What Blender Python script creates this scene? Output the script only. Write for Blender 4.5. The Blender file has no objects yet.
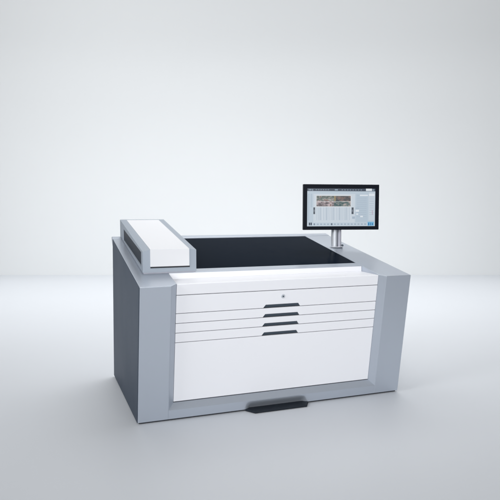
import bpy, bmesh, math, random
from mathutils import Vector

sc = bpy.context.scene
COL = sc.collection
random.seed(4)

# ------------------------------------------------------------------ helpers
def link(name, bm, mat, parent=None, bevel=0.0, seg=2, smooth=True):
    bmesh.ops.recalc_face_normals(bm, faces=bm.faces)
    me = bpy.data.meshes.new(name); bm.to_mesh(me); bm.free()
    o = bpy.data.objects.new(name, me); COL.objects.link(o)
    me.materials.append(mat)
    if parent: o.parent = parent
    if bevel:
        b = o.modifiers.new('bevel', 'BEVEL'); b.width = bevel; b.segments = seg
        b.limit_method = 'ANGLE'; b.angle_limit = math.radians(20); b.harden_normals = True
    if smooth:
        for p in me.polygons: p.use_smooth = True
        try: me.set_sharp_from_angle(angle=math.radians(30))
        except Exception: pass
    return o

def solid(verts, faces, bm=None):
    bm = bm or bmesh.new()
    vs = [bm.verts.new(v) for v in verts]
    for f in faces: bm.faces.new([vs[i] for i in f])
    return bm

def loft(rings, bm=None, closed=True):
    """closed prism through equal-length rings of points, capped at both ends"""
    bm = bm or bmesh.new()
    R = [[bm.verts.new(p) for p in r] for r in rings]
    n = len(R[0])
    for a, b in zip(R, R[1:]):
        for i in range(n):
            bm.faces.new([a[i], a[(i+1) % n], b[(i+1) % n], b[i]])
    if closed:
        bm.faces.new(R[0][::-1]); bm.faces.new(R[-1])
    return bm

def box(x0, x1, y0, y1, z0, z1, bm=None):
    return loft([[(x0,y0,z0),(x1,y0,z0),(x1,y1,z0),(x0,y1,z0)],
                 [(x0,y0,z1),(x1,y0,z1),(x1,y1,z1),(x0,y1,z1)]], bm)

def xprism(sec, x0, x1, bm=None):
    return loft([[(x0, y, z) for y, z in sec], [(x1, y, z) for y, z in sec]], bm)

def cyl(c, r, axis, h, n=32, bm=None):
    axis = Vector(axis).normalized(); c = Vector(c)
    u = axis.orthogonal().normalized(); v = axis.cross(u)
    ring = lambda o: [c + axis*o + u*r*math.cos(2*math.pi*i/n) + v*r*math.sin(2*math.pi*i/n) for i in range(n)]
    return loft([ring(0), ring(h)], bm)

def empty(name, loc, label, cat):
    o = bpy.data.objects.new(name, None); COL.objects.link(o)
    o.location = loc; o['label'] = label; o['category'] = cat
    o.empty_display_size = .1
    return o

def mat(name, col, rough=.5, metal=0.0, spec=.5, emit=None, estr=1.0, noise=0.0, nscale=3.0, bump=0.0, bscale=600, coat=0.0):
    m = bpy.data.materials.new(name); m.use_nodes = True
    nt = m.node_tree; N = nt.nodes; L = nt.links
    b = N['Principled BSDF']
    b.inputs['Base Color'].default_value = (*col, 1)
    b.inputs['Roughness'].default_value = rough
    b.inputs['Metallic'].default_value = metal
    b.inputs['Specular IOR Level'].default_value = spec
    b.inputs['Coat Weight'].default_value = coat
    b.inputs['Coat Roughness'].default_value = .12
    tc = N.new('ShaderNodeTexCoord')
    if noise:
        t = N.new('ShaderNodeTexNoise'); t.inputs['Scale'].default_value = nscale; t.inputs['Detail'].default_value = 6
        L.new(tc.outputs['Object'], t.inputs['Vector'])
        r = N.new('ShaderNodeMapRange')
        r.inputs['To Min'].default_value = rough - noise; r.inputs['To Max'].default_value = rough + noise
        L.new(t.outputs['Fac'], r.inputs['Value']); L.new(r.outputs['Result'], b.inputs['Roughness'])
    if bump:
        t2 = N.new('ShaderNodeTexNoise'); t2.inputs['Scale'].default_value = bscale; t2.inputs['Detail'].default_value = 2
        L.new(tc.outputs['Object'], t2.inputs['Vector'])
        bp = N.new('ShaderNodeBump'); bp.inputs['Strength'].default_value = bump; bp.inputs['Distance'].default_value = .0004
        L.new(t2.outputs['Fac'], bp.inputs['Height']); L.new(bp.outputs['Normal'], b.inputs['Normal'])
    if emit:
        b.inputs['Emission Color'].default_value = (*emit, 1); b.inputs['Emission Strength'].default_value = estr
    return m

# ------------------------------------------------------------------ materials
SILVER = mat('silver_paint', (.465,.51,.58), .31, .5, .5, noise=.05, bump=.15, bscale=900)
SIDE   = mat('dark_slate', (.037,.056,.086), .5, .1, .2, noise=.05, bump=.15, bscale=900)  # dark blue-grey, far darker than the silver frame
WHITE  = mat('white_lacquer', (.86,.87,.91), .34, 0, .4, noise=.04, bump=.08, bscale=700)
LID    = mat('white_plastic', (.78,.79,.82), .42, 0, .35, noise=.04, bump=.08, bscale=700)
BED    = mat('black_laminate', (.004,.009,.018), .20, 0, .0024, noise=.04, bump=.1, bscale=500)
DARK   = mat('dark_gap', (.02,.023,.03), .7)
GRIP   = mat('slate_plastic', (.05,.07,.094), .45, 0, .4)
HOUSING = mat('housing_paint', (.33,.375,.435), .45, .3, .3, noise=.05, bump=.15, bscale=900)
RECESS = mat('navy_panel', (.012,.019,.030), .45, 0, .15)
RUBBER = mat('black_rubber', (.008,.013,.021), .6, 0, .3, bump=.4, bscale=250)
CHROME = mat('chrome', (.62,.63,.66), .25, 1.0)
ALU    = mat('brushed_aluminium', (.60,.63,.68), .38, .45, noise=.08, nscale=30)
ALUD   = mat('grey_anodised', (.40,.41,.47), .42, .3)
BEZEL  = mat('black_bezel', (.003,.005,.011), .4, 0, .08)

# ------------------------------------------------------------------ console measurements (metres)
W, D = 1.9, 1.267
YB, ZF, K = .1373, .8751, .1896       # undercut of the front, height of its top edge, slope of the desk
WL, WR, RB = .1954, .2003, .0387      # widths of the pillars, depth of the bevel round the recessed front
ZK = .0703
Z0 = .010
fy = lambda z: YB*(1 - z/ZF)          # front plane of the frame
py = lambda z: fy(z) + RB             # front plane of the recessed white panels
tz = lambda y: ZF + K*y               # sloping desk top

console = empty('control_console', (W/2, .65, 0),
    'large silver control console with white drawer front and sloping black top', 'console')
def C(name, bm, m, bevel=.003, **k):
    o = link(name, bm, m, console, bevel, **k)
    o.matrix_parent_inverse.identity(); o.location = (-W/2, -.65, 0)
    return o

def prism_z(poly_b, poly_t):
    return loft([poly_b, poly_t])

# pillars carrying the sloping wings
YE = 1.205
def pillar(x0, x1, inner):
    s = 1 if inner > x0 and inner > x1-1e-6 else -1
    a = x0 if s > 0 else x1             # outer
    b = x1 - RB if s > 0 else x0 + RB   # where the bevel starts
    c = x1 if s > 0 else x0             # inner
    yb2 = fy(Z0)
    bot = [(a,yb2,Z0),(b,yb2,Z0),(c,yb2+RB,Z0),(c,1.255,Z0),(a,1.255,Z0)]
    top = [(a,0,ZF),(b,0,ZF),(c,RB,tz(RB)),(c,YE,tz(YE)),(a,YE,tz(YE))]
    return bot, top
SP = .0028                                # skin of the side panels
bl_, tl_ = pillar(SP, WL+RB, WL+RB)
C('pillar', prism_z(bl_, tl_), SILVER, .004)
br_, tr_ = pillar(W-WR-RB, W, 0)
C('pillar', prism_z(br_, tr_), SILVER, .004)
# side panels
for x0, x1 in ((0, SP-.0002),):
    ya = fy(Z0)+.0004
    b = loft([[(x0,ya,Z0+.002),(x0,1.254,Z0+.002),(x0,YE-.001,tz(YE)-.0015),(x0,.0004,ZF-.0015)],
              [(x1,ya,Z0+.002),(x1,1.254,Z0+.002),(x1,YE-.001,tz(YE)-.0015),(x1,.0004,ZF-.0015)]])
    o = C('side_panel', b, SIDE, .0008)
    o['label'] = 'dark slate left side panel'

# lower rail with the scooped toe recess above the pedal
def sst(t):
    t = max(0, min(1, t)); return t*t*(3-2*t)
bm = bmesh.new()
XA, XB = WL+.0004, W-WR-.0004
nx, nz = 180, 14
def scoop(x, z):
    a = sst((x-.715)/.045)*sst((1.165-x)/.045)
    return .027*a*sst((.066-z)/.060)
grid = []
for j in range(nz+1):
    z = Z0+.002 + (ZK-Z0-.002)*j/nz
    grid.append([bm.verts.new((XA+(XB-XA)*i/nx, fy(z)+scoop(XA+(XB-XA)*i/nx, z), z)) for i in range(nx+1)])
zt = ZK+.0378
grid.append([bm.verts.new((XA+(XB-XA)*i/nx, py(zt), zt)) for i in range(nx+1)])
grid.append([bm.verts.new((XA+(XB-XA)*i/nx, py(zt)+.16, zt)) for i in range(nx+1)])
grid.append([bm.verts.new((XA+(XB-XA)*i/nx, py(zt)+.16, Z0+.002)) for i in range(nx+1)])
for j in range(len(grid)):
    a, b = grid[j], grid[(j+1) % len(grid)]
    for i in range(nx): bm.faces.new([a[i], a[i+1], b[i+1], b[i]])
bm.faces.new([g[0] for g in grid]); bm.faces.new([g[-1] for g in grid][::-1])
C('bottom_rail', bm, SILVER, 0)

# plinth under the frame, black and set forward to stand in for contact shadow
C('shadow_plinth', box(.012, W-.012, .148, 1.2, 0, Z0-.0012), DARK, .002)

# rear rail with chamfered underside
C('rear_rail', xprism([(YE+.0008, tz(YE)-.06), (YE+.0008, tz(YE)+.002), (YE+.012, tz(YE)+.006), (D, tz(D)+.006), (D, tz(D)-.02)], 0.0, W), SILVER, .003)
# back panel
C('back_panel', solid([(WL+RB+.001,YE-.03,Z0),(W-WR-RB-.001,YE-.03,Z0),(W-WR-RB-.001,YE-.03,tz(YE)-.03),(WL+RB+.001,YE-.03,tz(YE)-.03),
    (WL+RB+.001,1.25,Z0),(W-WR-RB-.001,1.25,Z0),(W-WR-RB-.001,YE-.002,tz(YE)-.05),(WL+RB+.001,YE-.002,tz(YE)-.05)],
    [(0,1,2,3),(4,5,6,7),(0,1,5,4),(1,2,6,5),(2,3,7,6),(3,0,4,7)]), SIDE, .001)

# work surface: rim and black bed
XI0, XI1 = WL+RB+.0004, W-WR-RB-.0004
Y1, Y2, Y3 = .262, .338, YE-.006
C('front_rim', xprism([(Y1, tz(Y1)), (Y2, tz(Y2)), (Y2, tz(Y2)-.03), (Y1, tz(Y1)-.028)], XI0, XI1), SILVER, .002)
b = xprism([(Y2+.001, tz(Y2)-.003), (Y3, tz(Y3)-.003), (Y3, tz(Y3)-.03), (Y2+.001, tz(Y2)-.03)], XI0, XI1)
C('work_surface', b, BED, .001)

# white ledge cover: riser, tread and top front band
ZT = .880
L1, L2, L3, L4, L5, LB = .809, .693, .630, .568, .5055, .1095
G = .0017
sec = [(py(L1+G), L1+G), (py(ZT)+.0, ZT-.003), (py(ZT)+.004, ZT), (Y1-.004, ZT+.004), (Y1-.0015, tz(Y1)-.002), (Y1+.012, tz(Y1)-.029), (Y1+.012, L1+G)]
C('ledge_cover', xprism(sec, XI0+.0004, XI1-.0004), WHITE, .004, seg=3)

# dark carcass behind the drawers
C('carcass', loft([[(XI0+.0005, py(z)+.02, z), (XI1-.0005, py(z)+.02, z), (XI1-.0005, 1.15, z), (XI0+.0005, 1.15, z)] for z in (LB+.001, L1-.001)]), DARK, 0)

# drawers: white fronts with a dark recessed grip let into the lower edge
HX0, HX1, HX2, HX3, HH = .812, .828, 1.060, 1.076, .0205
def drawer(z1, z0):
    z1 -= G; z0 += G
    pts = [(XI0+.0004, z0), (HX0, z0), (HX1, z0+HH), (HX2, z0+HH), (HX3, z0), (XI1-.0004, z0), (XI1-.0004, z1), (XI0+.0004, z1)]
    bm = loft([[(x, py(z), z) for x, z in pts], [(x, py(z)+.018, z) for x, z in pts]])
    d = C('drawer', bm, WHITE, .0012)
    g = [(HX0+.0015, z0), (HX1+.001, z0+HH-.001), (HX2-.001, z0+HH-.001), (HX3-.0015, z0)]
    dep = lambda z: .002 + .010*(1-(z-z0)/HH)
    bm = loft([[(x, py(z)+dep(z), z) for x, z in g], [(x, py(z)+.017, z) for x, z in g]])
    h = link('grip', bm, GRIP, d, .0006)
    return d
d1 = drawer(L1, L2); drawer(L2, L3); drawer(L3, L4); drawer(L4, L5)
# lock on the top drawer
zl, xl = .767, .946
n = Vector((0, -1, -YB/ZF)).normalized()
bm = cyl((xl, py(zl)+.001, zl),   .0135, n, .005, 32)
lk = link('lock', bm, ALU, d1, .0012)
bm = cyl(Vector((xl, py(zl), zl)) + n*.0035, .0052, n, .003, 32)
bmesh.ops.translate(bm, verts=bm.verts, vec=(0,0,0))
lb = link('keyhole_plug', bm, GRIP, d1, .0008)
# lower panel
z0, z1 = LB+.004, L5-G
pts = [(XI0+.0004,z0),(XI1-.0004,z0),(XI1-.0004,z1),(XI0+.0004,z1)]
C('lower_panel', loft([[(x,py(z),z) for x,z in pts],[(x,py(z)+.018,z) for x,z in pts]]), WHITE, .0015)

# foot pedal
def ped(s, z):
    return [(.712+s*.0, .155, z), (.712+s, .128, z), (.756, .066+s*.3, z), (1.131, .066+s*.3, z), (1.170-s, .128, z), (1.170, .155, z)]
C('foot_pedal', loft([ped(.006,.002), ped(0,.005), ped(0,.012), ped(.006,.0155)]), RUBBER, .0015)

# ------------------------------------------------------------------ measuring unit on the left of the desk
unit = empty('scanning_unit', (.24, .76, tz(.76)),
    'silver measuring unit with white sloping lid on the left of the black desk top', 'scanner')
OFF = Vector((-.24, -.76, -tz(.76)))
def U(name, bm, m, bevel=.003, parent=None, **k):
    bmesh.ops.translate(bm, verts=bm.verts, vec=OFF)
    return link(name, bm, m, parent or unit, bevel, **k)
UX0, UX1, UY0, UY1 = .068, .417, .258, 1.268
E0 = .0005
def hh(y, a, b): return a+(b-a)*(y-UY0)/(UY1-UY0)      # the lid runs down to the level of its cheeks at the rear
bm = bmesh.new()
YR0, YR1 = .312, 1.118
def sv(y):
    z = tz(y); return [bm.verts.new(p) for p in [(UX0,y,z+.0085),(UX1,y,z+.0085),(UX1,y,z+hh(y,.147,.139)),(.372,y,z+hh(y,.154,.1395)),(.113,y,z+hh(y,.154,.1395)),(UX0,y,z+hh(y,.141,.139))]]
S0, S1 = sv(UY0), sv(UY1)
for i in range(5):
    bm.faces.new([S0[i],S0[i+1],S1[i+1],S1[i]])
bm.faces.new(S0[::-1]); bm.faces.new(S1)
q = [bm.verts.new((UX0,y,tz(y)+h)) for y,h in ((YR0,.030),(YR1,.012),(YR1,.104),(YR0,.126))]
qi = [bm.verts.new((UX0+.014,y,tz(y)+h)) for y,h in ((YR0+.004,.034),(YR1-.004,.016),(YR1-.004,.100),(YR0+.004,.122))]
o4 = [S0[0],S1[0],S1[5],S0[5]]
for i in range(4):
    j = (i+1) % 4
    bm.faces.new([o4[i],o4[j],q[j],q[i]]); bm.faces.new([q[i],q[j],qi[j],qi[i]])
bm.faces.new(qi)
U('housing', bm, HOUSING, .0025)
# foot the unit stands on (keeps the housing just off the desk)
U('base_plate', loft([[(UX0+.006,y,tz(y)+.0004),(UX1-.006,y,tz(y)+.0004),(UX1-.006,y,tz(y)+.0084),(UX0+.006,y,tz(y)+.0084)] for y in (UY0+.006, YE-.008)]), ALUD, 0)
ri = [(YR0+.0045,.0345),(YR1-.0045,.0165),(YR1-.0045,.0995),(YR0+.0045,.1215)]
o = U('side_recess', loft([[(UX0+.006,y,tz(y)+h) for y,h in ri],[(UX0+.0135,y,tz(y)+h) for y,h in ri]]), RECESS, .001)
# white lid: top and folded front
LX0, LX1 = .1155, .3695
bm = bmesh.new()
yf = UY0-.005
prof = [(yf,tz(yf)+.046),(yf,tz(yf)+.157),(1.236,tz(1.236)+.1418),(1.236,tz(1.236)+.1398+.0006),(UY0-.0006,tz(UY0)+.1545),(UY0-.0006,tz(UY0)+.046)]
bm = xprism(prof, LX0, LX1)
U('lid', bm, LID, .004, seg=3)
# dark sheet slot under the lid
U('slot', box(LX0+.001, LX1+.003, UY0-.004, UY0-.0005, tz(UY0)+.036, tz(UY0)+.0445), DARK, .0006)

# ------------------------------------------------------------------ monitor on its column
MX, MY = 1.748, .80
zb_ = tz(MY)
yaw = math.radians(11.5)
mon = empty('touch_monitor', (MX, MY, zb_),
    'black framed flat monitor showing a pale control screen, on a silver column', 'monitor')
# local frame: x right along the screen, -y towards the viewer, z up
mon.rotation_euler = (0, 0, -yaw)
def M(name, bm, m, bevel=.002, parent=None, **k):
    return link(name, bm, m, parent or mon, bevel, **k)
def rbox(x0, x1, y0, y1, z0, z1, r, bm=None, n=5):
    pts = []
    for cx, cy, a0 in ((x1-r,y1-r,0),(x0+r,y1-r,90),(x0+r,y0+r,180),(x1-r,y0+r,270)):
        for i in range(n+1):
            a = math.radians(a0+90*i/n); pts.append((cx+r*math.cos(a), cy+r*math.sin(a)))
    return loft([[(x,y,z) for x,y in pts] for z in (z0,z1)], bm)
MW0, MW1, MZ0, MZ1 = -.297, .334, .1445, .509
YM = -.075
M('column', rbox(-.040, .006, -.02, .028, 0.006, .30, .018), ALU, .001)
M('cable_duct', rbox(.010, .040, -.012, .030, .004, .29, .008), ALUD, .001)
M('foot_plate', rbox(-.052, .052, -.034, .046, .0, .0055, .02), ALU, .001)
M('clamp', box(-.03, .03, -.045, -.02, .2, .30), ALUD, .003)
kb = cyl((.043, -.020, .016), .008, (0,-1,0), .016, 20)
M('knob', kb, GRIP, .001)
hx = box(MW0, MW1, YM, YM+.034, MZ0, MZ1)
M('bezel', hx, BEZEL, .004, seg=3)
M('rear_cover', loft([[(MW0+.02,YM+.0345,MZ0+.02),(MW1-.02,YM+.0345,MZ0+.02),(MW1-.02,YM+.0345,MZ1-.02),(MW0+.02,YM+.0345,MZ1-.02)],
                      [(MW0+.1,YM+.056,MZ0+.08),(MW1-.1,YM+.056,MZ0+.08),(MW1-.1,YM+.056,MZ1-.08),(MW0+.1,YM+.056,MZ1-.08)]]), BEZEL, .003)
# picture area; u,v run 0..1 from its lower left corner
SX0, SX1, SZ0, SZ1 = MW0+.030, MW1-.034, MZ0+.029, MZ1-.033
NU, NV = 200, 112                        # the picture on the screen is one sheet of small coloured cells
def s2l(c): return tuple(((v/255+.055)/1.055)**2.4 if v > 10 else max(v,0)/255/12.92 for v in c)
pix = [[(190,205,218) for i in range(NU)] for j in range(NV)]
def ui(rects, c):
    for u0,u1,v0,v1 in rects:
        for j in range(max(0,round(v0*NV)), min(NV,max(round(v1*NV), round(v0*NV)+1))):
            for i in range(max(0,round(u0*NU)), min(NU,max(round(u1*NU), round(u0*NU)+1))):
                pix[j][i] = c
# title bar and its marks
ui([(0,1,.925,1)], (58,70,86))
ui([(.02,.035,.95,.985),(.04,.06,.945,.98),(.07,.085,.94,.985)]+[(.12+.035*i,.12+.035*i+.022,.955,.975) for i in range(6)]
   +[(.40,.445,.95,.98)]+[(.5+.04*i,.5+.04*i+.02,.957,.972) for i in range(8)], (140,156,172))
ui([(.86,.95,.935,1)], (226,233,240))
ui([(.955,.985,.935,.99)], (120,136,150))
# work area, side bar and control panels
ui([(.09,.70,.10,.86)], (205,216,226)); ui([(.012,.03,.15,.86),(.05,.07,.5,.86)], (178,194,208))
ui([(.715,.89,.12,.86)], (184,200,214)); ui([(.905,.99,.16,.90)], (200,212,223))
ui([(.73,.87,.80-.055*i,.806-.055*i) for i in range(11)]+[(.915,.98,.84-.06*i,.848-.06*i) for i in range(10)]
   +[(.66,.70,.20,.26),(.71,.76,.46,.49)], (170,186,202))
ui([(.77,.89,.80,.84),(.905,.99,.80,.87),(.71,.76,.38,.44),(.72,.75,.30,.34),(.78,.82,.24,.28)], (228,235,242))
ui([(.955,.965,.30,.42)], (190,170,190))
# printed sheet preview: two landscape pictures side by side, the lower strip paler with a dark tree line
rnd = random.Random(7)
px0, px1, pz0, pz1 = .135, .635, .525, .80
ui([(px0-.012,px1+.012,pz0-.02,pz1+.02)], (222,226,230))
lat = {}
def vnoise(x, y):
    xi, yi = math.floor(x), math.floor(y); fx, fy_ = x-xi, y-yi
    g = lambda a, b: lat.setdefault((a, b), rnd.uniform(-1, 1))
    fx, fy_ = fx*fx*(3-2*fx), fy_*fy_*(3-2*fy_)
    return (g(xi,yi)*(1-fx)+g(xi+1,yi)*fx)*(1-fy_)+(g(xi,yi+1)*(1-fx)+g(xi+1,yi+1)*fx)*fy_
def waves(x, y, s): return vnoise(x*5+s*20, y*3-x*1.5)+.7*vnoise(x*11+s*20+7, y*5+x*2)+.45*vnoise(x*24+s*40, y*9)
for j in range(round(pz0*NV), round(pz1*NV)):
    for i in range(round(px0*NU), round(px1*NU)):
        u = (i/NU-px0)/(px1-px0); v = (j/NV-pz0)/(pz1-pz0)
        right, upper = u > .5, v > .5
        x = (u % .5)*2; y = (v % .5)*2
        n = waves(x, y, 1+2*right+4*upper) + rnd.uniform(-.12,.12)
        if upper and not right: a_, b_ = (70,82,78), (168,172,168); t = .45+.55*n + (.3 if .35 < y+.3*x < .6 else -.1)
        elif upper: a_, b_ = (62,66,72), (128,112,104); t = .35+.6*n
        elif not right: a_, b_ = (84,78,82), (206,190,192); t = .55+.6*n + (.25 if y > .75 else 0)
        else: a_, b_ = (52,84,86), (176,164,160); t = .5+.6*n
        t = min(1, max(0, t))
        c = tuple(p+(q-p)*t for p, q in zip(a_, b_))
        if right and upper and x < .1: c = (150,134,98)
        if n > .8 and not (right and not upper): c = (132,104,98)
        pix[j][i] = c
ui([(px0,px1,.655,.66)], (196,198,200))
# ink zone columns under the preview
for i in range(21):
    u = .14+.0237*i
    ui([(u,u+.006,.16,.50)], (160,177,194))
    ui([(u+.006,u+.012,.16,.50)], (216,225,234))
ui([(.088,.115,.32,.50),(.650,.678,.32,.50)], (66,76,88)); ui([(.094,.108,.38,.44),(.656,.670,.38,.44)], (120,130,142))
# status bar
ui([(0,1,0,.085)], (196,210,222))
ui([(.025,.045,.03,.10),(.05,.07,.03,.10)], (48,64,84))
ui([(.09+.05*i,.09+.05*i+.03,.04,.07) for i in range(16)], (160,177,194)); ui([(.35,.37,.03,.08),(.10,.11,.03,.08)], (90,106,124))
ui([(.89,.985,.01,.12)], (120,186,222)); ui([(.90,.915,.02,.09),(.93,.94,.02,.09),(.955,.97,.03,.08)], (40,110,168))
bm = bmesh.new()
lay = bm.loops.layers.float_color.new('picture')
V = [[bm.verts.new((SX0+(SX1-SX0)*i/NU, YM-.0006, SZ0+(SZ1-SZ0)*j/NV)) for i in range(NU+1)] for j in range(NV+1)]
for j in range(NV):
    for i in range(NU):
        f = bm.faces.new([V[j][i],V[j][i+1],V[j+1][i+1],V[j+1][i]])
        c = (*s2l(pix[j][i]), 1)
        for l in f.loops: l[lay] = c
SCR = mat('lit_screen', (.01,.01,.012), .25, 0, .2, emit=(1,1,1), estr=.84)
at = SCR.node_tree.nodes.new('ShaderNodeVertexColor'); at.layer_name = 'picture'
SCR.node_tree.links.new(at.outputs['Color'], SCR.node_tree.nodes['Principled BSDF'].inputs['Emission Color'])
M('screen', bm, SCR, 0, smooth=False)

# ------------------------------------------------------------------ setting: floor and far wall of the studio
CAM = Vector((-.5585, -3.363, 1.3222)); YAW, PITCH, F = .3567, -.0677, 574.51
fwd = Vector((math.sin(YAW), math.cos(YAW), 0)); rgt = Vector((math.cos(YAW), -math.sin(YAW), 0))
base = Vector((CAM.x, CAM.y, 0))
FLOOR = mat('floor_paint', (.642,.668,.705), .5, 0, .5, noise=.04, nscale=1.5, bump=.05, bscale=300)
WALL  = mat('wall_paint', (.785,.805,.816), .9, 0, .2, bump=.1, bscale=200)
DW = 11.84
def setting(name, verts, m):
    bm = solid([tuple(v) for v in verts], [(0,1,2,3)])
    o = link(name, bm, m, None, 0, smooth=False); o['kind'] = 'structure'; return o
f0 = base - fwd*6
setting('floor', [f0 - rgt*14, f0 + rgt*14, base + fwd*(DW+.3) + rgt*14, base + fwd*(DW+.3) - rgt*14], FLOOR)
w0 = base + fwd*DW; w1 = base + fwd*(DW+.3)
bm = loft([[tuple(p) for p in (w0-rgt*14-Vector((0,0,.02)), w0+rgt*14-Vector((0,0,.02)), w1+rgt*14-Vector((0,0,.02)), w1-rgt*14-Vector((0,0,.02)))],
           [tuple(p) for p in (w0-rgt*14+Vector((0,0,9)), w0+rgt*14+Vector((0,0,9)), w1+rgt*14+Vector((0,0,9)), w1-rgt*14+Vector((0,0,9)))]])
wl = link('wall', bm, WALL, None, 0, smooth=False); wl['kind'] = 'structure'

# ------------------------------------------------------------------ light
def area(name, loc, target, size, power, col=(1,1,1), sy=None, spread=180):
    l = bpy.data.lights.new(name, 'AREA'); l.energy = power; l.color = col
    l.shape = 'RECTANGLE'; l.size = size; l.size_y = sy or size; l.spread = math.radians(spread)
    o = bpy.data.objects.new(name, l); COL.objects.link(o); o.location = loc
    d = Vector(target) - Vector(loc); o.rotation_euler = d.to_track_quat('-Z', 'Y').to_euler()
    return o
P = lambda r, f, z: base + rgt*r + fwd*f + Vector((0,0,z))
area('rear_softbox', P(.4, 8.2, 5.6), P(.4, 6.5, 0), 4.5, 20, (1,1,1))
area('floor_softbox', P(-.5, 7.4, 5.0), P(-.5, 8.0, 0), 12, 154, (1,1,1), 3, spread=110)
area('floor_strip', P(0, 10.6, 5.8), P(0, 10.9, 0), 13, 48, (1,1,1), 1.2, spread=70)
area('overhead_softbox', P(.4, 5.6, 4.6), P(.2, 4.7, 0), 4.0, 70, (1,1,1))
area('front_softbox', (1.4, -6.5, 1.7), (1.2, 0, .5), 2.8, 20.5, (1,1,1), spread=70)
area('side_softbox', P(-4.5, .5, 3.2), P(.4, 4.4, .8), 2.0, 11, (1,1,1), spread=45)
area('wall_fill', P(-3.2, 2.0, 6.5), P(-4.2, DW, 5.2), 4.0, 80, (1,1,1), 2.0, spread=90)  # unseen pair of area lights, added to even out the upper wall
area('wall_fill', P(3.2, 2.0, 6.5), P(4.2, DW, 5.2), 4.0, 66, (1,1,1), 2.0, spread=90)
area('wall_wash', P(-1.4, -5.5, 5.0), P(-1.6, DW, 3.6), 4.0, 118, (1,1,1), 3.0, spread=84)

w = bpy.data.worlds.new('World'); sc.world = w; w.use_nodes = True
bg = w.node_tree.nodes['Background']; bg.inputs['Color'].default_value = (.97,.985,1,1); bg.inputs['Strength'].default_value = .27

# ------------------------------------------------------------------ camera
cd = bpy.data.cameras.new('camera'); co = bpy.data.objects.new('camera', cd); COL.objects.link(co)
cd.sensor_width = 36; cd.lens = F/500*36; cd.clip_end = 200; cd.clip_start = .05
co.location = CAM; co.rotation_euler = (math.pi/2 + PITCH, 0, -YAW)
sc.camera = co
sc.view_settings.view_transform = 'Standard'; sc.view_settings.look = 'None'
sc.view_settings.exposure = .05; sc.view_settings.gamma = 1
